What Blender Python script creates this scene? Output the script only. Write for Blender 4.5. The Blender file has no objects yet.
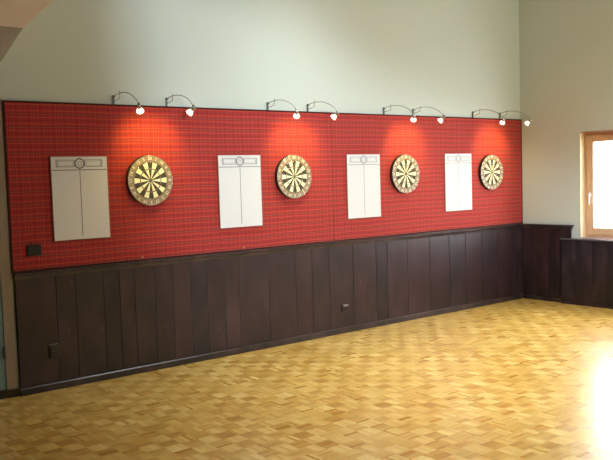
import bpy, bmesh, math, random
from mathutils import Vector, Matrix
random.seed(7)
scn = bpy.context.scene
col = scn.collection
PI = math.pi

# ------------------------------------------------------------------ helpers
def lin(r, g, b):
    f = lambda c: (c/255/12.92) if c/255 <= .04045 else ((c/255+.055)/1.055)**2.4
    return (f(r), f(g), f(b), 1)

def obj(name, bm, mats, parent=None, smooth=False):
    me = bpy.data.meshes.new(name)
    bmesh.ops.recalc_face_normals(bm, faces=bm.faces[:])
    bm.to_mesh(me); bm.free()
    if not isinstance(mats, (list, tuple)): mats = [mats]
    for m in mats: me.materials.append(m)
    if smooth:
        for p in me.polygons: p.use_smooth = True
    o = bpy.data.objects.new(name, me); col.objects.link(o)
    if parent: o.parent = parent
    return o

def thing(name, label, cat, loc=(0, 0, 0), group=None):
    o = bpy.data.objects.new(name, None); col.objects.link(o)
    o.empty_display_size = .1
    o.location = loc; o['label'] = label; o['category'] = cat
    if group: o['group'] = group
    return o

def struct(o, label=None, cat=None):
    o['kind'] = 'structure'
    if label: o['label'] = label
    if cat: o['category'] = cat
    return o

def dup(root, loc, label, group=None):
    r = root.copy(); col.objects.link(r); r.location = loc; r['label'] = label
    if group: r['group'] = group
    for ch in list(root.children):
        c = ch.copy(); col.objects.link(c); c.parent = r
        for g in list(ch.children):
            d = g.copy(); col.objects.link(d); d.parent = c
    return r

def box(bm, x0, x1, y0, y1, z0, z1, bev=0, mi=0):
    t = bmesh.new()
    bmesh.ops.create_cube(t, size=1)
    for v in t.verts:
        v.co = Vector(((x0+x1)/2+v.co.x*abs(x1-x0), (y0+y1)/2+v.co.y*abs(y1-y0), (z0+z1)/2+v.co.z*abs(z1-z0)))
    if bev: bmesh.ops.bevel(t, geom=t.edges[:], offset=bev, segments=2, affect='EDGES', profile=.5)
    merge(bm, t, mi)

def merge(bm, t, mi=None, M=None):
    vm = {}
    for v in t.verts: vm[v] = bm.verts.new(M @ v.co if M else v.co)
    for f in t.faces:
        try:
            n = bm.faces.new([vm[v] for v in f.verts]); n.material_index = f.material_index if mi is None else mi
            n.smooth = f.smooth
        except ValueError: pass
    t.free()

def prism(bm, pts, axis, a, b, mi=0):
    """pts: closed 2-D outline; extruded along axis from a to b"""
    def P(p, t):
        if axis == 'x': return (t, p[0], p[1])
        if axis == 'y': return (p[0], t, p[1])
        return (p[0], p[1], t)
    A = [bm.verts.new(P(p, a)) for p in pts]; B = [bm.verts.new(P(p, b)) for p in pts]
    fs = [bm.faces.new(A), bm.faces.new(B)]
    n = len(pts)
    for i in range(n): fs.append(bm.faces.new([A[i], A[(i+1) % n], B[(i+1) % n], B[i]]))
    for f in fs: f.material_index = mi

def frame_of(d):
    d = d.normalized()
    up = Vector((0, 0, 1)) if abs(d.z) < .9 else Vector((1, 0, 0))
    x = up.cross(d).normalized(); y = d.cross(x)
    return Matrix((x, y, d)).transposed().to_4x4()

def lathe(bm, prof, origin, d, seg=32, mi=0, smooth=True):
    """prof: (radius, distance along d)"""
    M = Matrix.Translation(Vector(origin)) @ frame_of(Vector(d))
    rings = []
    for r, h in prof:
        if r < 1e-6: rings.append([bm.verts.new(M @ Vector((0, 0, h)))])
        else: rings.append([bm.verts.new(M @ Vector((r*math.cos(2*PI*k/seg), r*math.sin(2*PI*k/seg), h))) for k in range(seg)])
    for a, b in zip(rings[:-1], rings[1:]):
        for k in range(seg):
            q = [a[k % len(a)], a[(k+1) % seg % len(a)], b[(k+1) % seg % len(b)], b[k % len(b)]]
            q2 = []
            for v in q:
                if v not in q2: q2.append(v)
            if len(q2) >= 3:
                f = bm.faces.new(q2); f.material_index = mi; f.smooth = smooth

def tube(bm, pts, r, seg=10, mi=0, closed=False):
    pts = [Vector(p) for p in pts]; n = len(pts); rings = []
    for i, p in enumerate(pts):
        if closed: d = pts[(i+1) % n]-pts[i-1]
        else: d = pts[min(i+1, n-1)]-pts[max(i-1, 0)]
        d.normalize()
        ref = Vector((1, 0, 0)) if abs(d.x) < .9 else Vector((0, 0, 1))
        u = ref.cross(d).normalized(); w = d.cross(u)
        rings.append([bm.verts.new(p+u*r*math.cos(2*PI*k/seg)+w*r*math.sin(2*PI*k/seg)) for k in range(seg)])
    prs = list(zip(rings[:-1], rings[1:])) + ([(rings[-1], rings[0])] if closed else [])
    for a, b in prs:
        for k in range(seg):
            f = bm.faces.new([a[k], a[(k+1) % seg], b[(k+1) % seg], b[k]]); f.smooth = True; f.material_index = mi
    if not closed:
        for R in (rings[0], rings[-1]):
            f = bm.faces.new(R); f.material_index = mi

def text_bm(bm, s, size, x, z, y, rot=0, depth=.0006, mi=0):
    """letters standing on a wall facing -y, centred at x, z"""
    cu = bpy.data.curves.new('lettering', 'FONT'); cu.body = s; cu.size = size
    cu.align_x = 'CENTER'; cu.align_y = 'CENTER'; cu.extrude = depth; cu.resolution_u = 2; cu.offset = size*.012
    o = bpy.data.objects.new('lettering', cu); col.objects.link(o)
    bpy.context.view_layer.update()
    me = bpy.data.meshes.new_from_object(o.evaluated_get(bpy.context.evaluated_depsgraph_get()))
    bpy.data.objects.remove(o); bpy.data.curves.remove(cu)
    M = Matrix.Translation((x, y, z)) @ Matrix.Rotation(rot, 4, 'Y') @ Matrix.Rotation(PI/2, 4, 'X')
    t = bmesh.new(); t.from_mesh(me); bpy.data.meshes.remove(me)
    merge(bm, t, mi, M)

# ------------------------------------------------------------------ materials
def new_mat(name):
    m = bpy.data.materials.new(name); m.use_nodes = True
    return m, m.node_tree.nodes, m.node_tree.links, m.node_tree.nodes['Principled BSDF']

def mat(name, rgb, rough=.5, metal=0, noise=0, nscale=20, bump=0, emis=0, coat=0, spec=.5):
    m, N, L, b = new_mat(name)
    c = lin(*rgb)
    b.inputs['Base Color'].default_value = c
    b.inputs['Roughness'].default_value = rough; b.inputs['Metallic'].default_value = metal
    b.inputs['Coat Weight'].default_value = coat; b.inputs['Specular IOR Level'].default_value = spec
    if emis:
        b.inputs['Emission Color'].default_value = c; b.inputs['Emission Strength'].default_value = emis
    tc = N.new('ShaderNodeTexCoord'); nz = N.new('ShaderNodeTexNoise')
    nz.inputs['Scale'].default_value = nscale; nz.inputs['Detail'].default_value = 4
    L.new(tc.outputs['Object'], nz.inputs['Vector'])
    mx = N.new('ShaderNodeMixRGB'); mx.blend_type = 'MULTIPLY'; mx.inputs[0].default_value = max(noise, .04)
    mx.inputs[1].default_value = c
    L.new(nz.outputs['Fac'], mx.inputs[2]); L.new(mx.outputs[0], b.inputs['Base Color'])
    if bump:
        bp = N.new('ShaderNodeBump'); bp.inputs['Strength'].default_value = bump; bp.inputs['Distance'].default_value = .002
        L.new(nz.outputs['Fac'], bp.inputs['Height']); L.new(bp.outputs[0], b.inputs['Normal'])
    return m

class G:
    """tiny node-graph helper"""
    def __init__(s, m): s.N = m.node_tree.nodes; s.L = m.node_tree.links
    def m(s, op, a, b=None, c=None):
        n = s.N.new('ShaderNodeMath'); n.operation = op
        for i, v in enumerate((a, b, c)):
            if v is None: continue
            if isinstance(v, (int, float)): n.inputs[i].default_value = v
            else: s.L.new(v, n.inputs[i])
        return n.outputs[0]
    def mix(s, f, a, b, mode='MIX'):
        n = s.N.new('ShaderNodeMixRGB'); n.blend_type = mode
        for i, v in enumerate((f, a, b)):
            if isinstance(v, (int, float, tuple)): n.inputs[i].default_value = v
            else: s.L.new(v, n.inputs[i])
        return n.outputs[0]
    def noise(s, vec, scale, detail=4, rough=.5):
        n = s.N.new('ShaderNodeTexNoise'); n.inputs['Scale'].default_value = scale
        n.inputs['Detail'].default_value = detail; n.inputs['Roughness'].default_value = rough
        s.L.new(vec, n.inputs['Vector']); return n.outputs['Fac']
    def mapping(s, vec, scale, loc=(0, 0, 0)):
        n = s.N.new('ShaderNodeMapping'); n.inputs['Scale'].default_value = scale; n.inputs['Location'].default_value = loc
        s.L.new(vec, n.inputs['Vector']); return n.outputs[0]
    def ramp(s, f, stops):
        n = s.N.new('ShaderNodeValToRGB'); e = n.color_ramp.elements
        while len(e) < len(stops): e.new(.5)
        for i, (p, c) in enumerate(stops): e[i].position = p; e[i].color = c
        s.L.new(f, n.inputs[0]); return n.outputs[0]

# painted plaster
def make_plaster(name, rgb):
    m, N, L, b = new_mat(name); g = G(m)
    tc = N.new('ShaderNodeTexCoord').outputs['Object']
    n1 = g.noise(tc, 1.3, 3); n2 = g.noise(tc, 60, 5)
    c = g.mix(g.m('MULTIPLY', n1, .16), lin(*rgb), lin(rgb[0]-22, rgb[1]-20, rgb[2]-20))
    L.new(c, b.inputs['Base Color']); b.inputs['Roughness'].default_value = .72
    bp = N.new('ShaderNodeBump'); bp.inputs['Strength'].default_value = .12; bp.inputs['Distance'].default_value = .002
    L.new(n2, bp.inputs['Height']); L.new(bp.outputs[0], b.inputs['Normal'])
    return m
M_wall = make_plaster('painted_plaster', (201, 207, 198))
M_ceil = make_plaster('ceiling_paint', (205, 195, 178))
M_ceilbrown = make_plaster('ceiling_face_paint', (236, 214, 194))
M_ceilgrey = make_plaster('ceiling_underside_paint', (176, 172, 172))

# dark stained boards
def make_boards(name, base, warm, rough=.36):
    m, N, L, b = new_mat(name); g = G(m)
    tc = N.new('ShaderNodeTexCoord').outputs['Object']
    rnd = N.new('ShaderNodeNewGeometry').outputs['Random Per Island']
    cmb = N.new('ShaderNodeCombineXYZ'); L.new(g.m('MULTIPLY', rnd, 37.0), cmb.inputs[2])
    add = N.new('ShaderNodeVectorMath'); add.operation = 'ADD'; L.new(tc, add.inputs[0]); L.new(cmb.outputs[0], add.inputs[1])
    grain = g.noise(g.mapping(add.outputs[0], (55, 55, 1.6)), 1, 6, .6)
    blot = g.noise(g.mapping(add.outputs[0], (5, 5, 2.2)), 1, 3)
    c = g.mix(rnd, lin(*base), lin(*warm))
    c = g.mix(g.m('MULTIPLY', grain, .75), c, lin(int(base[0]*.45), int(base[1]*.42), int(base[2]*.42)))
    c = g.mix(g.m('MULTIPLY', g.m('SUBTRACT', blot, .42), 1.8), c, lin(base[0]+46, base[1]+30, base[2]+28))
    vo = N.new('ShaderNodeTexVoronoi'); vo.inputs['Scale'].default_value = 1; vo.inputs['Randomness'].default_value = 1
    L.new(g.mapping(add.outputs[0], (4.5, 4.5, 2.6)), vo.inputs['Vector'])
    knot = g.m('LESS_THAN', vo.outputs['Distance'], .06)
    c = g.mix(g.m('MULTIPLY', knot, .5), c, lin(104, 68, 58))
    L.new(c, b.inputs['Base Color'])
    b.inputs['Roughness'].default_value = rough
    L.new(g.m('ADD', g.m('MULTIPLY', grain, .22), rough-.08), b.inputs['Roughness'])
    bp = N.new('ShaderNodeBump'); bp.inputs['Strength'].default_value = .25; bp.inputs['Distance'].default_value = .002
    L.new(grain, bp.inputs['Height']); L.new(bp.outputs[0], b.inputs['Normal'])
    return m
M_board = make_boards('dark_stained_boards', (28, 22, 28), (64, 38, 40))
M_rail = make_boards('dark_stained_rail', (52, 42, 44), (56, 46, 47), .3)
M_void = mat('dark_groove', (10, 7, 7), .8)

# parquet
def make_parquet():
    m, N, L, b = new_mat('mosaic_parquet'); g = G(m)
    tc = N.new('ShaderNodeTexCoord').outputs['Object']
    sx = N.new('ShaderNodeSeparateXYZ'); L.new(tc, sx.inputs[0])
    S = .124; K = 5
    u = g.m('DIVIDE', sx.outputs[0], S); v = g.m('DIVIDE', sx.outputs[1], S)
    fu = g.m('FLOOR', u); fv = g.m('FLOOR', v)
    chk = g.m('MODULO', g.m('ABSOLUTE', g.m('ADD', fu, fv)), 2)
    inv = g.m('SUBTRACT', 1, chk)
    across = g.m('ADD', g.m('MULTIPLY', u, chk), g.m('MULTIPLY', v, inv))
    k = g.m('MULTIPLY', across, K); fk = g.m('FLOOR', k)
    cm = N.new('ShaderNodeCombineXYZ'); L.new(fu, cm.inputs[0]); L.new(fv, cm.inputs[1]); L.new(fk, cm.inputs[2])
    wn = N.new('ShaderNodeTexWhiteNoise'); wn.noise_dimensions = '3D'; L.new(cm.outputs[0], wn.inputs['Vector'])
    cm2 = N.new('ShaderNodeCombineXYZ'); L.new(fu, cm2.inputs[0]); L.new(fv, cm2.inputs[1]); cm2.inputs[2].default_value = 3.7
    wt = N.new('ShaderNodeTexWhiteNoise'); wt.noise_dimensions = '3D'; L.new(cm2.outputs[0], wt.inputs['Vector'])
    big = g.noise(tc, .9, 2)
    f = g.m('ADD', g.m('MULTIPLY', g.m('POWER', wn.outputs['Value'], .8), .36), g.m('MULTIPLY', wt.outputs['Value'], .22))
    f = g.m('ADD', f, g.m('MULTIPLY', chk, .19)); f = g.m('ADD', f, g.m('MULTIPLY', big, .25))  # tiles of one direction lightened, their differing sheen put into the colour
    c = g.ramp(f, [(.22, lin(182, 132, 46)), (.40, lin(198, 153, 64)), (.62, lin(218, 180, 92)), (.86, lin(236, 206, 126))])
    ga = g.mapping(tc, (9, 90, 1)); gb = g.mapping(tc, (90, 9, 1))
    gr = g.m('ADD', g.m('MULTIPLY', g.noise(ga, 1, 3), inv), g.m('MULTIPLY', g.noise(gb, 1, 3), chk))
    c = g.mix(g.m('MULTIPLY', gr, .25), c, lin(170, 112, 44))
    # joints
    e1 = g.m('ABSOLUTE', g.m('SUBTRACT', g.m('FRACT', k), .5))
    along = g.m('ADD', g.m('MULTIPLY', v, chk), g.m('MULTIPLY', u, inv))
    e2 = g.m('ABSOLUTE', g.m('SUBTRACT', g.m('FRACT', along), .5))
    j = g.m('MAXIMUM', g.m('GREATER_THAN', e1, .475), g.m('GREATER_THAN', e2, .493))
    c = g.mix(g.m('MULTIPLY', j, .25), c, lin(120, 76, 34))
    L.new(c, b.inputs['Base Color'])
    b.inputs['Roughness'].default_value = .34
    L.new(g.m('ADD', .27, g.m('MULTIPLY', wn.outputs['Value'], .1)), b.inputs['Roughness'])
    b.inputs['Specular IOR Level'].default_value = .5
    b.inputs['Coat Weight'].default_value = .4; b.inputs['Coat Roughness'].default_value = .27
    bp = N.new('ShaderNodeBump'); bp.inputs['Strength'].default_value = .12; bp.inputs['Distance'].default_value = .003
    L.new(g.m('ADD', wn.outputs['Value'], g.m('MULTIPLY', j, -1.0)), bp.inputs['Height']); L.new(bp.outputs[0], b.inputs['Normal'])
    return m
M_floor = make_parquet()

# tartan cloth
def make_tartan():
    m, N, L, b = new_mat('red_tartan_cloth'); g = G(m)
    tc = N.new('ShaderNodeTexCoord').outputs['Object']
    wob = g.noise(tc, 2.2, 2)
    sx = N.new('ShaderNodeSeparateXYZ'); L.new(tc, sx.inputs[0])
    def stripes(co, T, amp):
        t = g.m('FRACT', g.m('ADD', g.m('DIVIDE', co, T), g.m('MULTIPLY', wob, amp)))
        def band(c0, w):
            return g.m('LESS_THAN', g.m('ABSOLUTE', g.m('SUBTRACT', t, c0)), w/2)
        return t, band
    out = []
    for ax, T in ((0, .100), (2, .106)):
        t, band = stripes(sx.outputs[ax], T, .25)
        dark = g.m('MAXIMUM', band(.30, .20), band(.80, .12))
        pale = g.m('MAXIMUM', band(.06, .055), g.m('MAXIMUM', band(.30, .05), band(.56, .055)))
        blue = g.m('MAXIMUM', band(.44, .04), band(.94, .05))
        out.append((dark, pale, blue))
    c = lin(172, 36, 37)
    (dx, px, bx_), (dz, pz, bz) = out
    c = g.mix(g.m('MULTIPLY', dx, .16), c, lin(52, 40, 44)); c = g.mix(g.m('MULTIPLY', dz, .42), c, lin(52, 40, 44))
    c = g.mix(g.m('MULTIPLY', bx_, .2), c, lin(70, 36, 56)); c = g.mix(g.m('MULTIPLY', bz, .35), c, lin(60, 44, 50))
    c = g.mix(g.m('MULTIPLY', px, .24), c, lin(178, 106, 72)); c = g.mix(g.m('MULTIPLY', pz, .40), c, lin(178, 106, 72))
    L.new(c, b.inputs['Base Color']); b.inputs['Roughness'].default_value = .85
    b.inputs['Sheen Weight'].default_value = .15
    b.inputs['Specular IOR Level'].default_value = .25
    return m
M_tartan = make_tartan()
M_edge = mat('panel_edge_stain', (74, 24, 20), .7, noise=.3, spec=.2)

M_white = mat('whiteboard_face', (224, 222, 224), .6, noise=.03, spec=.25)
M_bframe = mat('scoreboard_edge', (150, 112, 106), .5)
M_print = mat('printed_grey', (112, 108, 112), .6)
M_print2 = mat('printed_pale_grey', (212, 208, 204), .6)
M_dark = mat('dark_plastic', (26, 22, 22), .35)
M_dark2 = mat('brown_black_plastic', (44, 34, 32), .3)
M_black = mat('sisal_black', (66, 64, 52), .9, noise=.3, nscale=300)
M_cream = mat('sisal_cream', (240, 232, 198), .9, noise=.15, nscale=300)
M_red = mat('sisal_red', (136, 72, 54), .9, noise=.2, nscale=300)
M_green = mat('sisal_green', (74, 98, 66), .9, noise=.2, nscale=300)
M_ring = mat('number_band', (156, 134, 110), .55, noise=.4, nscale=60)
M_rim = mat('board_rim_band', (34, 26, 24), .6, noise=.2)
M_wire = mat('steel_wire', (200, 196, 188), .25, metal=.9)
M_chrome = mat('satin_nickel', (176, 172, 164), .25, metal=.9)
M_steelgrey = mat('bracket_grey', (112, 112, 108), .4, metal=.2)
M_num = mat('numeral_paint', (222, 212, 190), .5)
M_arm = mat('arm_grey', (146, 146, 140), .4, metal=.2)
M_lamp = mat('lit_halogen', (255, 236, 214), .3, emis=14)
M_shade = mat('frosted_lamp_cup', (255, 236, 220), .35, emis=1.6)
M_wood = mat('light_pine', (226, 186, 146), .4, noise=.25, nscale=14)
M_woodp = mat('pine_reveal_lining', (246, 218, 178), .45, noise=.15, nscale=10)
M_handle = mat('white_metal_handle', (232, 226, 220), .3)
M_doorl = mat('teal_grey_door_paint', (112, 138, 140), .5, noise=.15, nscale=5)
M_doorf = mat('beige_door_frame_paint', (150, 132, 112), .5, noise=.15, nscale=5)
M_brass = mat('brass_screw', (190, 140, 90), .35, metal=.6)
M_cut = mat('plaster_edge_white', (232, 230, 224), .7)

m, N, L, b = new_mat('clear_window_glass')
b.inputs['Base Color'].default_value = (1, 1, 1, 1); b.inputs['Roughness'].default_value = 0
b.inputs['Transmission Weight'].default_value = 1; b.inputs['IOR'].default_value = 1.02
M_glass = m

# ------------------------------------------------------------------ room sizes
X1 = 6.827; HT = 2.404; HW = 1.012
XL, YF, ZC = -5.0, -12.0, 4.6
WY0, WY1, WZ0, WZ1 = -.892, -2.35, .862, 2.182      # window opening
DX0, DX1, DZ = -1.0, -.095, 2.35                     # door opening

bm = bmesh.new(); box(bm, XL-.2, X1+.3, YF-.2, .3, -.2, 0)
struct(obj('floor', bm, M_floor), 'golden mosaic parquet floor laid in small basket weave squares', 'floor')
bm = bmesh.new(); box(bm, XL-.2, X1+.3, YF-.2, .3, ZC, ZC+.2)
# dropped part of the ceiling at the left end
ye = -.4
B = Vector((.048, ye, 2.918)); U = Vector((.31, ye, 3.159)); Dd = Vector((-.006, 0, 2.711))
C = B+(U-B)*((ZC-B.z)/(U.z-B.z))
xl = XL
v = [bm.verts.new(p) for p in ((xl, ye, B.z), tuple(B), tuple(C), (xl, ye, ZC), (xl, .05, Dd.z-.05*.5), (Dd.x, .05, Dd.z-.05*.5), (C.x, .05, ZC), (xl, .05, ZC), (B.x, .05, B.z))]
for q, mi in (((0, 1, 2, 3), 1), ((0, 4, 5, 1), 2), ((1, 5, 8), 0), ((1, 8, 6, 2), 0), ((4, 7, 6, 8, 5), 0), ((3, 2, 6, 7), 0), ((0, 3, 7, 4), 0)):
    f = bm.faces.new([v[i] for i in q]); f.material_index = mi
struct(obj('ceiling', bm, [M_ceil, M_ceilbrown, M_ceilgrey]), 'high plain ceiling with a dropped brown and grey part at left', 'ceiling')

bm = bmesh.new()   # long wall, with the door opening at its left
box(bm, XL-.2, DX0, 0, .25, 0, ZC); box(bm, DX0, DX1, 0, .25, DZ, ZC); box(bm, DX1, X1+.3, 0, .25, 0, ZC)
struct(obj('wall_back', bm, M_wall), 'long pale olive plaster wall behind the red tartan panels', 'wall')
bm = bmesh.new()   # right wall, with the window opening
box(bm, X1, X1+.3, WY0, .25, 0, ZC); box(bm, X1, X1+.3, YF-.2, WY1, 0, ZC)
box(bm, X1, X1+.3, WY1, WY0, 0, WZ0-.03); box(bm, X1, X1+.3, WY1, WY0, WZ1, ZC)
struct(obj('wall_right', bm, M_wall), 'pale plaster end wall with the pine window', 'wall')
bm = bmesh.new(); box(bm, XL-.2, XL, YF-.2, .25, 0, ZC); struct(obj('wall_left', bm, M_wall), 'plain plaster wall at the far left end', 'wall')
bm = bmesh.new(); box(bm, XL-.2, X1+.3, YF-.2, YF, 0, ZC); struct(obj('wall_front', bm, M_wall), 'plain plaster wall facing the dartboards', 'wall')

# unseen partition added behind the viewpoint; its slanted opening shapes the spot's light patch
YR = -7.5
SRC = Vector((-3.0, -11.0, 2.3))
def thru(x, z):
    k = (YR-SRC.y)/(0-SRC.y); return (SRC.x+(x-SRC.x)*k, SRC.z+(z-SRC.z)*k)
TOP = lambda x: 3.46-.36*(x-2.48)
hole = [thru(.95, TOP(.95)), thru(10.5, TOP(10.5)), thru(10.5, .15), thru(1.4, .15)]
bm = bmesh.new()
outer = [(XL, ZC), (X1, ZC), (X1, 0), (XL, 0)]
for yy in (YR, YR-.1):
    O = [bm.verts.new((p[0], yy, p[1])) for p in outer]; H_ = [bm.verts.new((p[0], yy, p[1])) for p in hole]
    for k in range(4): bm.faces.new([O[k], O[(k+1) % 4], H_[(k+1) % 4], H_[k]])
    if yy == YR: H0 = H_
for k in range(4): bm.faces.new([H0[k], H0[(k+1) % 4], H_[(k+1) % 4], H_[k]])
struct(obj('wall_light_mask', bm, M_wall), 'added partition behind the viewpoint with a slanted opening that shapes the light', 'wall')

# ------------------------------------------------------------------ wainscot
TH = .032
def plank_run(bm, edges, z0, z1, horiz, face, wall):
    """boards between the given edges; horiz 'x' (face toward -y) or 'y' (face toward -x)"""
    for a, b in zip(edges[:-1], edges[1:]):
        g = .0017
        if horiz == 'x': box(bm, a+g, b-g, face, wall, z0, z1, .003)
        else: box(bm, face, wall, b+g, a-g, z0, z1, .004)
ex = [.006, .342, .512, .767, .918, 1.062, 1.265, 1.45, 1.64, 1.82, 2.02, 2.19, 2.551, 2.90, 3.12, 3.36, 3.707, 4.06, 4.24, 4.572, 4.952, 5.31, 5.621, 5.936, 6.27, 6.60, X1-.006]
bm = bmesh.new(); plank_run(bm, ex, .01, HW-.045, 'x', -TH, -.006)
t1 = obj('trim_1', bm, M_board); struct(t1, 'dark stained vertical board wainscot along the dartboard wall', 'wainscot')
bm = bmesh.new(); box(bm, .004, X1-.002, -.008, -.001, .005, HW-.03); obj('backing_board', bm, M_void, t1)
def cap_profile(zt, d):   # moulded rail, outline (depth, height)
    return [(0, zt), (-d-.024, zt), (-d-.030, zt-.004), (-d-.030, zt-.014), (-d-.024, zt-.018), (-d-.016, zt-.024), (-d-.010, zt-.036), (-d-.006, zt-.054), (0, zt-.054)]
bm = bmesh.new(); prism(bm, [(y, z) for y, z in cap_profile(HW, TH)], 'x', 0, X1-.001)
struct(obj('trim_2', bm, M_rail), 'dark moulded cap rail on the long wainscot', 'rail')
bm = bmesh.new(); prism(bm, [(-.001, .003), (-.001, .062), (-TH-.012, .062), (-TH-.02, .054), (-TH-.02, .003)], 'x', 0, X1-.001)
struct(obj('baseboard_back', bm, M_rail), 'dark baseboard under the long wainscot', 'baseboard')
YE = -.765
bm = bmesh.new(); plank_run(bm, [-TH-.001, -.24, -.43, -.60, YE], .01, HW-.045, 'y', X1-.028, X1-.004)
t4 = obj('trim_3', bm, M_board); struct(t4, 'taller dark wainscot on the end wall beside the corner', 'wainscot')
bm = bmesh.new(); box(bm, X1-.006, X1-.001, YE+.004, -TH, .005, HW-.03); obj('backing_board', bm, M_void, t4)
bm = bmesh.new(); prism(bm, [(X1+y, z) for y, z in cap_profile(HW, .028)], 'y', -.001, YE-.004)
prism(bm, [(YE-.004, HW-.060), (YE-.010, HW-.040), (YE-.024, HW-.02), (YE-.036, HW-.012), (YE-.036, HW-.001), (YE-.004, HW)], 'x', X1-.058, X1-.001)
struct(obj('trim_4', bm, M_rail), 'moulded cap rail of the taller end wall wainscot', 'rail')
XP = X1-.075; YP = -.655; ZL = .845
bm = bmesh.new(); plank_run(bm, [YP, -.86, -1.09, -1.30, -1.52, -1.70, -1.93, -2.15, -2.4, -2.62, -2.85, -3.05, -3.3], .01, ZL-.018, 'y', XP, XP+.022)
box(bm, XP+.022, X1-.03, YP-.02, YP, .01, ZL-.018, .002)
t5 = obj('trim_5', bm, make_boards('dark_boards_cool_sheen', (38, 34, 44), (54, 42, 50), .3)); struct(t5, 'lower projecting dark wainscot under the window', 'wainscot')  # boards tinted cooler, bluish window sheen put into their colour
bm = bmesh.new(); box(bm, XP+.021, XP+.03, -3.29, YP-.02, .005, ZL-.02); obj('backing_board', bm, M_void, t5)
bm = bmesh.new(); box(bm, XP-.014, X1+.001, YE-.001, YP+.008, ZL-.02, ZL, .004); 
box(bm, XP-.014, X1+.001, -3.3, YE-.001, ZL-.02, ZL, .004)
struct(obj('trim_6', bm, mat('sill_stain_grey', (92, 84, 90), .22, noise=.2)), 'dark sill ledge on top of the lower wainscot', 'sill')
bm = bmesh.new()
prism(bm, [(X1-.028, .003), (X1-.028, .05), (X1-.044, .046), (X1-.044, .003)], 'y', -TH-.02, YP)
prism(bm, [(XP, .003), (XP, .03), (XP-.006, .028), (XP-.006, .003)], 'y', YP, -3.3)
struct(obj('baseboard_right', bm, M_rail), 'dark baseboard under the end wall wainscot', 'baseboard')

# ------------------------------------------------------------------ tartan panels
def tartan(x0, x1, label):
    t = thing('tartan_wall_panel', label, 'wall panel', ((x0+x1)/2, 0, HW), 'red tartan panels above the wainscot')
    cx = (x0+x1)/2
    bm = bmesh.new(); box(bm, x0-cx+.003, x1-cx-.003, -.020, -.001, .001, HT-HW-.001, .002)
    obj('tartan_cloth', bm, M_tartan, t)
    return t
SEAM = 3.452
pa = tartan(0, SEAM, 'left red tartan panel, with the black double socket and first two scoreboards')
pb = tartan(SEAM, X1-.002, 'right red tartan panel reaching the room corner, with the last two dartboards')
def edge(parent, cx, x0, x1, side):
    bm = bmesh.new()
    box(bm, x0-cx, x1-cx, -.024, -.0005, HT-HW-.012, HT-HW+.003, .002)
    if side == 'l': box(bm, x0-cx-.014, x0-cx+.004, -.026, -.0005, 0, HT-HW+.003, .002)
    else: box(bm, x1-cx-.012, x1-cx, -.024, -.0005, 0, HT-HW+.003, .002)
    obj('edge_trim', bm, M_edge, parent)
    bm = bmesh.new(); box(bm, x0-cx, x1-cx, -.023, -.0005, .001, .014, .002)
    obj('bottom_strip', bm, M_edge, parent)
edge(pa, SEAM/2, 0, SEAM, 'l'); edge(pb, (SEAM+X1-.002)/2, SEAM, X1-.002, 'r')
for x in (1.16, 2.27):
    bm = bmesh.new(); lathe(bm, [(.009, 0), (.009, .002), (.005, .004), (0, .004)], (x-SEAM/2, -.020, 1.045-HW), (0, -1, 0), 16)
    obj('screw', bm, M_brass, pa)

# ------------------------------------------------------------------ dartboards
ORD = [20, 1, 18, 4, 13, 6, 10, 15, 2, 17, 3, 19, 7, 16, 8, 11, 14, 9, 12, 5]
FP = -.021   # front of the panel
def pt(r, a, y): return (r*math.sin(a), y, r*math.cos(a))
def make_board(loc, label):
    t = thing('dartboard', label, 'dartboard', loc, 'dartboards on the tartan wall')
    bm = bmesh.new(); lathe(bm, [(0, 0), (.222, 0), (.2255, .004), (.2255, .036), (.222, .040), (.1, .040), (0, .040)], (0, 0, 0), (0, -1, 0), 64, smooth=False)
    obj('board_body', bm, M_rim, t)
    bm = bmesh.new()
    R = [(.0159, .099, 0), (.099, .107, 1), (.107, .162, 0), (.162, .170, 1)]
    y = -.0412
    for i in range(20):
        a0 = (i-.5)*PI/10; a1 = (i+.5)*PI/10
        for r0, r1, ring in R:
            n = 4
            for k in range(n):
                b0 = a0+(a1-a0)*k/n; b1 = a0+(a1-a0)*(k+1)/n
                f = bm.faces.new([bm.verts.new(pt(r0, b0, y)), bm.verts.new(pt(r1, b0, y)), bm.verts.new(pt(r1, b1, y)), bm.verts.new(pt(r0, b1, y))])
                f.material_index = (2 if i % 2 == 0 else 3) if ring else (0 if i % 2 == 0 else 1)
    obj('scoring_face', bm, [M_black, M_cream, M_red, M_green], t)
    bm = bmesh.new(); lathe(bm, [(.0159, 0), (.0159, .0016), (.0064, .0016)], (0, -.0402, 0), (0, -1, 0), 24, mi=0, smooth=False)
    lathe(bm, [(.0064, .0016), (0, .0018)], (0, -.0402, 0), (0, -1, 0), 24, mi=1, smooth=False)
    obj('bullseye', bm, [M_green, M_red], t)
    bm = bmesh.new(); lathe(bm, [(.171, 0), (.171, .0014), (.222, .0014), (.222, 0)], (0, -.040, 0), (0, -1, 0), 64, smooth=False)
    nb = obj('number_band', bm, M_ring, t)
    for i, n in enumerate(ORD):
        a = i*PI/10; x, _, z = pt(.197, a, 0)
        bm = bmesh.new(); text_bm(bm, str(n), .040, x, z, -.0425, rot=a, depth=.0008)
        obj('numeral', bm, M_num, nb)
    bm = bmesh.new()
    for r in (.0159, .099, .107, .162, .170): tube(bm, [pt(r, k*PI/32, -.042) for k in range(64)], .0008, 6, closed=True)
    for i in range(20):
        a = (i+.5)*PI/10; tube(bm, [pt(.0159, a, -.042), pt(.175, a, -.042)], .0008, 6)
    tube(bm, [pt(.2215, k*PI/32, -.043) for k in range(64)], .0022, 8, closed=True)
    obj('wire_spider', bm, M_wire, t)
    return t
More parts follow.
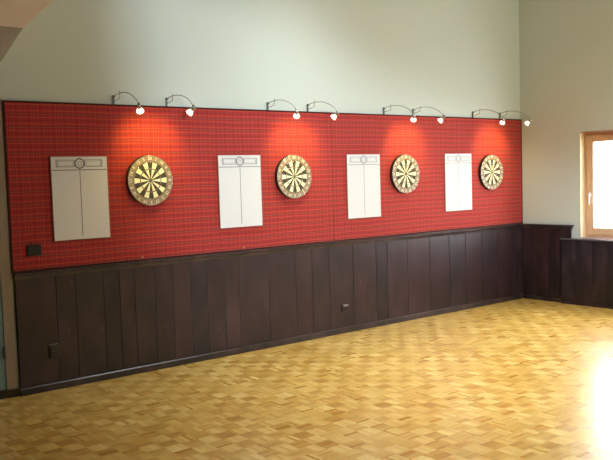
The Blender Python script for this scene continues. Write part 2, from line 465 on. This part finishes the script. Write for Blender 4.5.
bp = [(1.252, 'leftmost dartboard, hanging right of the first scoreboard'),
      (2.899, 'second dartboard from the left, between the second scoreboard and the panel seam'),
      (4.546, 'third dartboard from the left, between the third and fourth scoreboards'),
      (6.13, 'dartboard nearest the room corner, right of the palest scoreboard')]
proto = make_board((bp[0][0], FP, 1.733), bp[0][1])
for x, l in bp[1:]: dup(proto, (x, FP, 1.730 if x < 4 else (1.725 if x < 5 else 1.714)), l)

# ------------------------------------------------------------------ scoreboards
def make_score(loc, label):
    W, H = .498, .702
    t = thing('scoreboard', label, 'scoreboard', loc, 'dart scoreboards on the tartan wall')
    w = W/2
    bm = bmesh.new(); box(bm, -w, w, -.014, 0, 0, H, .002); obj('white_panel', bm, M_white, t)
    bm = bmesh.new(); e = .003
    for a in ((-w-e, w+e, -.015, 0, -e, 0), (-w-e, w+e, -.015, 0, H, H+e), (-w-e, -w, -.015, 0, 0, H), (w, w+e, -.015, 0, 0, H)): box(bm, *a)
    obj('edge_strip', bm, M_bframe, t)
    y0, y1 = -.0150, -.0138
    bm = bmesh.new(); box(bm, -.003, .003, y0, y1, .03, H-.118); obj('centre_line', bm, M_print, t)
    bm = bmesh.new()
    box(bm, -w+.006, w-.006, y0, y1, H-.116, H-.109)
    def rect(x0, x1, z0, z1, k=.004):
        for a in ((x0, x1, z0, z0+k), (x0, x1, z1-k, z1), (x0, x0+k, z0, z1), (x1-k, x1, z0, z1)): box(bm, a[0], a[1], y0, y1, a[2], a[3])
    rect(-w+.042, -.045, H-.088, H-.026, .005); rect(.045, w-.042, H-.088, H-.026, .005)
    rect(-w+.062, -.058, H-.076, H-.038, .002); rect(.058, w-.062, H-.076, H-.038, .002)
    for s in (-1, 1):
        for k in range(4): box(bm, s*(w-.056)-.008, s*(w-.056)+.008, y0, y1, H-.083+k*.014, H-.078+k*.014)
    obj('header_lines', bm, M_print, t)
    bm = bmesh.new()
    lathe(bm, [(.046, 0), (.046, .0016), (.034, .0016), (.034, 0)], (0, -.0138, H-.058), (0, -1, 0), 32, smooth=False)
    for k in range(10):
        a = k*PI/5; d0 = pt(.006, a-.10, 0); 
        f = bm.faces.new([bm.verts.new((q[0], -.0148, q[2]+H-.058)) for q in (pt(.005, a, 0), pt(.024, a-.13, 0), pt(.024, a+.13, 0))])
    obj('round_emblem', bm, M_print, t)
    bm = bmesh.new()
    for k in range(1, 12): box(bm, -w+.02, -.014, -.0143, -.0138, H-.118-k*.046, H-.1172-k*.046); box(bm, .014, w-.02, -.0143, -.0138, H-.118-k*.046, H-.1172-k*.046)
    obj('row_lines', bm, M_print2, t)
    return t
sp = [(.601, 'leftmost white scoreboard, a shaded panel with grey header, left of first dartboard'),
      (2.244, 'second white scoreboard from the left, between the first and second dartboards'),
      (3.904, 'third white scoreboard from the left, just right of the panel seam'),
      (5.508, 'fourth white scoreboard, brightest and nearest the corner, left of last dartboard')]
ps = make_score((sp[0][0], FP, 1.250), sp[0][1])
paler_print = [mat('printed_grey_paler', (v, v-3, v), .6) for v in (132, 158, 165)]  # print gets paler from the second board to the fourth
for (x, l), fm in zip(sp[1:], paler_print):
    q = dup(ps, (x, FP, 1.252), l)
    for c in q.children:
        if c.name.split('.')[0] in ('centre_line', 'header_lines', 'round_emblem'):
            c.material_slots[0].link = 'OBJECT'; c.material_slots[0].material = fm

# ------------------------------------------------------------------ spotlights
ld = [(.952, 1.30, 'spotlight at far left, its arm bracket above the first scoreboard and dartboard gap'),
      (1.475, 1.30, 'second spotlight from the left, right above the first dartboard\'s right side'),
      (2.623, 2.96, 'third spotlight from the left, above the second dartboard\'s left side'),
      (3.143, 2.96, 'fourth spotlight from the left, over the seam between the tartan panels'),
      (4.258, 4.62, 'fifth spotlight from the left, above the third dartboard'),
      (4.740, 4.62, 'sixth spotlight from the left, above the fourth scoreboard\'s left edge'),
      (5.826, 6.21, 'seventh spotlight, above the corner dartboard against the red panel'),
      (6.372, 6.21, 'rightmost spotlight, seen against the pale end wall past the red panel')]
Z0 = 2.404
def make_spot(x0, tx, label):
    t = thing('arm_spotlight', label, 'spotlight', (x0, 0, Z0), 'arm spotlights along the panel top')
    bm = bmesh.new(); box(bm, -.007, .007, -.020, -.001, -.03, .082, .003)
    lathe(bm, [(0, 0), (.010, 0), (.010, .012), (0, .012)], (0, -.02, .068), (0, -1, 0), 16)
    obj('wall_bracket', bm, M_steelgrey, t)
    bm = bmesh.new(); P = []
    p0, p1, p2, p3 = Vector((0, -.022, .070)), Vector((0, -.15, .110)), Vector((0, -.37, .09)), Vector((0, -.478, -.035))
    for k in range(17):
        s = k/16; P.append(p0*(1-s)**3+p1*3*s*(1-s)**2+p2*3*s*s*(1-s)+p3*s**3)
    tube(bm, P, .0034, 8); obj('curved_arm', bm, M_arm, t)
    bm = bmesh.new(); P = [Vector((0, -.022, .03)), Vector((0, -.07, .034)), Vector((0, -.12, .045))]
    tube(bm, P, .003, 8); P2 = [Vector((0, -.12, .045)), Vector((0, -.125, .09)), Vector((0, -.13, .108))]; tube(bm, P2, .003, 8)
    obj('stay_wire', bm, M_chrome, t)
    head = Vector((0, -.480, -.055))
    tgt = Vector((tx-x0, 0, 1.95-Z0)); d = (tgt-head).normalized()
    bm = bmesh.new(); lathe(bm, [(0, -.022), (.012, -.022), (.016, -.016), (.016, .018), (.013, .022)], head, d, 20)
    sph = [(.011*math.sin(a*PI/8), -.011*math.cos(a*PI/8)) for a in range(9)]
    lathe(bm, sph, head+Vector((0, .003, .022)), (0, 0, 1), 16)
    obj('lamp_socket', bm, M_chrome, t)
    bm = bmesh.new(); lathe(bm, [(.013, .02), (.017, .028), (.026, .045), (.031, .062), (.029, .062), (.024, .045), (.015, .03)], head, d, 24)
    for v_ in bm.verts: v_.co = head+(v_.co-head)*1.05
    sh = obj('reflector_cup', bm, M_shade, t)
    bm = bmesh.new(); lathe(bm, [(0, .034), (.014, .034), (.026, .054), (.029, .060), (.018, .066), (0, .067)], head, d, 24)
    for v_ in bm.verts: v_.co = head+(v_.co-head)*1.05
    obj('lit_bulb', bm, M_lamp, sh)
    l = bpy.data.lights.new('spot_beam', 'SPOT'); l.energy = 14.5; l.color = (1, .78, .13)
    l.spot_size = math.radians(100); l.spot_blend = 1.0; l.shadow_soft_size = .025
    lo = bpy.data.objects.new('spot_beam', l); col.objects.link(lo)
    wp = Vector((x0, 0, Z0))+head+d*.08
    lo.location = wp; lo.rotation_euler = (-d).to_track_quat('Z', 'Y').to_euler()
for a in ld: make_spot(*a)

# ------------------------------------------------------------------ sockets
def socket(name, x0, x1, z0, z1, y, label, cat, kind):
    t = thing(name, label, cat, ((x0+x1)/2, y, z0))
    w = (x1-x0)/2; h = z1-z0
    bm = bmesh.new(); box(bm, -w, w, -.012, 0, 0, h, .004); obj('cover_plate', bm, M_dark, t)
    if kind == 'double':
        for s in (-1, 1):
            bm = bmesh.new(); lathe(bm, [(.024, 0), (.024, .004), (.020, .004), (.020, -.004), (0, -.004)], (s*w/2, -.0115, h/2), (0, -1, 0), 24)
            so = obj('socket_insert', bm, M_dark2, t)
    elif kind == 'switch':
        for k in range(2):
            bm = bmesh.new(); box(bm, -w+.012, w-.012, -.018, -.010, .012+k*(h-.024)/2+.001, .012+(k+1)*(h-.024)/2-.001, .003); obj('rocker', bm, M_dark2, t)
        bm = bmesh.new(); box(bm, -w-.003, w+.004, -.010, 0, h-.001, h+.004, .001); box(bm, w, w+.004, -.010, 0, 0, h, .001); obj('raised_surround', bm, M_steelgrey, t)
    else:
        bm = bmesh.new(); lathe(bm, [(w*.8, 0), (w*.8, .006), (w*.6, .006), (w*.6, -.004), (0, -.004)], (0, -.0115, h*.42), (0, -1, 0), 24); obj('socket_insert', bm, M_dark2, t)
        bm = bmesh.new(); box(bm, -w*.7, w*.9, -.034, -.008, h*.72, h*.95, .004); obj('flap_lid', bm, mat('pale_flap', (146, 134, 136), .35), t)
    return t
socket('wall_socket', .118, .238, 1.142, 1.232, FP, 'black double wall socket on red tartan at the lower left', 'wall socket', 'double')
socket('light_switch', .255, .335, .27, .385, -TH, 'dark square switch plate low on the left of the wainscot', 'switch', 'switch')
socket('floor_socket', 3.515, 3.60, .235, .32, -TH, 'small black socket with pale lid low on the middle wainscot', 'socket', 'flap')

# ------------------------------------------------------------------ window
bm = bmesh.new()   # plaster corner bead round the opening
y0, y1, z0, z1 = WY1, WY0, WZ0, WZ1
w1 = None
D = .10
bm = bmesh.new()
FW = .055
ya, yb, za, zb = WY1, WY0, .845, WZ1
def ring(bm, x0, x1, ya, yb, za, zb, w, bev=.003):
    box(bm, x0, x1, ya, ya+w, za, zb, bev); box(bm, x0, x1, yb-w, yb, za, zb, bev)
    box(bm, x0, x1, ya+w, yb-w, za, za+w, bev); box(bm, x0, x1, ya+w, yb-w, zb-w, zb, bev)
ring(bm, X1+D, X1+D+.07, ya+.001, yb-.001, za+.012, zb-.001, FW)
win = obj('window_1', bm, M_wood); struct(win, 'pine framed window in the end wall with bright daylight', 'window')
bm = bmesh.new(); box(bm, X1-.002, X1+D+.07, yb-.001, yb+.004, za, zb); box(bm, X1-.002, X1+D+.07, ya-.004, ya+.001, za, zb)
obj('reveal_lining', bm, M_woodp, win)
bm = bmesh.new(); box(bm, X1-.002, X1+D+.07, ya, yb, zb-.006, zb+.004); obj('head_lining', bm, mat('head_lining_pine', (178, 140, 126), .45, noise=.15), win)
bm = bmesh.new(); box(bm, X1-.001, X1+D+.07, ya, yb, .838, za+.012, .002); obj('inner_sill', bm, mat('pinkish_sill', (196, 164, 158), .25, noise=.1), win)
bm = bmesh.new(); ring(bm, X1+D-.018, X1+D+.05, ya+.04, yb-.04, za+.045, zb-.04, .088, .006)
ym = (ya+yb)/2
sash = obj('sash', bm, M_wood, win)
bm = bmesh.new(); box(bm, X1+D+.012, X1+D+.018, ya+.12, yb-.12, za+.12, zb-.12); obj('pane', bm, M_glass, win)
bm = bmesh.new(); hy = yb-.085
lathe(bm, [(0, 0), (.015, 0), (.015, .008), (.009, .012), (.009, .030), (0, .030)], (X1+D-.018, hy, 1.395), (-1, 0, 0), 20)
box(bm, X1+D-.052, X1+D-.040, hy-.010, hy+.010, 1.27, 1.408, .004)
box(bm, X1+D-.024, X1+D-.017, hy-.016, hy+.016, 1.36, 1.43, .003)
obj('handle', bm, M_handle, win)

# ------------------------------------------------------------------ door
bm = bmesh.new()
box(bm, DX1-.005, -.016, -.018, .0, 0, DZ+.07, .003); box(bm, DX0-.075, DX0+.005, -.018, 0, 0, DZ+.07, .003); box(bm, DX0, DX1, -.018, 0, DZ-.005, DZ+.07, .003)
box(bm, DX1-.02, DX1, .032, .2, 0, DZ); box(bm, DX0, DX0+.02, .032, .2, 0, DZ); box(bm, DX0, DX1, .032, .2, DZ-.02, DZ)
door = obj('door_1', bm, M_doorf); struct(door, 'beige framed teal grey door at the left edge', 'door')
bm = bmesh.new(); box(bm, DX0+.003, DX1-.007, -.012, .03, .012, DZ-.007, .003)
box(bm, DX0+.14, DX1-.14, -.020, -.010, 1.1, DZ-.2, .004); box(bm, DX0+.14, DX1-.14, -.020, -.010, .2, .95, .004)
lf = obj('door_leaf', bm, M_doorl, door)
for z in (.33, 1.26):
    bm = bmesh.new(); box(bm, DX1-.012, DX1+.012, -.024, -.017, z, z+.10, .002)
    lathe(bm, [(0, 0), (.007, 0), (.007, .1), (0, .1)], (DX1-.006, -.025, z), (0, 0, 1), 12)
    obj('hinge', bm, M_steelgrey, door)
bm = bmesh.new(); box(bm, DX0+.02, DX1-.02, -.01, .2, 0, .012, .002); obj('threshold', bm, M_dark2, door)
bm = bmesh.new(); box(bm, DX1-.004, -.012, -.022, -.0175, 0, .07, .001); box(bm, DX0-.075, DX0, -.022, -.0175, 0, .07, .001); box(bm, DX0+.003, DX1-.007, -.022, -.0125, .0125, .075, .001); obj('plinth', bm, M_dark2, door)

# ------------------------------------------------------------------ light
w = bpy.data.worlds.new('World'); scn.world = w; w.use_nodes = True
bg = w.node_tree.nodes['Background']; bg.inputs[0].default_value = (.93, .97, 1, 1); bg.inputs[1].default_value = 20.0

def area(name, loc, target, sx, sy, power, color, spread=180):
    l = bpy.data.lights.new(name, 'AREA'); l.shape = 'RECTANGLE'; l.size = sx; l.size_y = sy; l.energy = power; l.color = color
    l.spread = math.radians(spread)
    o = bpy.data.objects.new(name, l); col.objects.link(o); o.location = loc
    o.rotation_euler = (Vector(loc)-Vector(target)).to_track_quat('Z', 'Y').to_euler()
    return o
# daylight from the further windows of the end wall (beyond the frame), then added overhead and fill lamps
area('side_window_daylight', (X1-.05, -4.3, 1.8), (0, -3.8, .6), 2.8, 1.7, 60, (.90, .96, 1))
area('overhead_floor_fill', (3.0, -2.6, 4.5), (2.8, -2.6, 0), 4.4, 1.2, 80, (.88, .96, 1), 80)  # added lamp under the closed ceiling, brightens the floor
area('overhead_corner_fill', (5.4, -1.9, 4.5), (5.5, -1.8, 0), 1.6, 1.0, 26, (.88, .96, 1), 70)  # added lamp under the closed ceiling, brightens the floor by the corner
area('room_fill', (4.4, -6.6, 4.2), (5.6, 0, 2.9), 3, 1, 55, (.96, 1, .86), 110)
sl = bpy.data.lights.new('added_patch_spot', 'SPOT'); sl.energy = 3300; sl.color = (.70, .87, 1)  # unseen spot added to throw the cool patch through the partition opening
sl.spot_size = math.radians(70); sl.spot_blend = .3; sl.shadow_soft_size = .19
so = bpy.data.objects.new('added_patch_spot', sl); col.objects.link(so); so.location = SRC
so.rotation_euler = (SRC-Vector((3.6, 0, 1.8))).to_track_quat('Z', 'Y').to_euler()

# ------------------------------------------------------------------ camera
cd = bpy.data.cameras.new('Camera'); cam = bpy.data.objects.new('Camera', cd); col.objects.link(cam)
F, cx, cy, cz, yaw, pit, rol = 792.8277, -2.1606, -6.5025, 1.7166, .6790, -.0660, -.0300
cd.sensor_fit = 'HORIZONTAL'; cd.sensor_width = 36; cd.lens = F*36/613; cd.clip_start = .05
f = Vector((math.sin(yaw)*math.cos(pit), math.cos(yaw)*math.cos(pit), math.sin(pit)))
r = Vector((math.cos(yaw), -math.sin(yaw), 0)); u = r.cross(f)
r2 = r*math.cos(rol)+u*math.sin(rol); u2 = -r*math.sin(rol)+u*math.cos(rol)
cam.matrix_world = Matrix((( r2.x, u2.x, -f.x, cx), (r2.y, u2.y, -f.y, cy), (r2.z, u2.z, -f.z, cz), (0, 0, 0, 1)))
scn.camera = cam
scn.view_settings.view_transform = 'Standard'; scn.view_settings.look = 'None'
scn.view_settings.exposure = 0
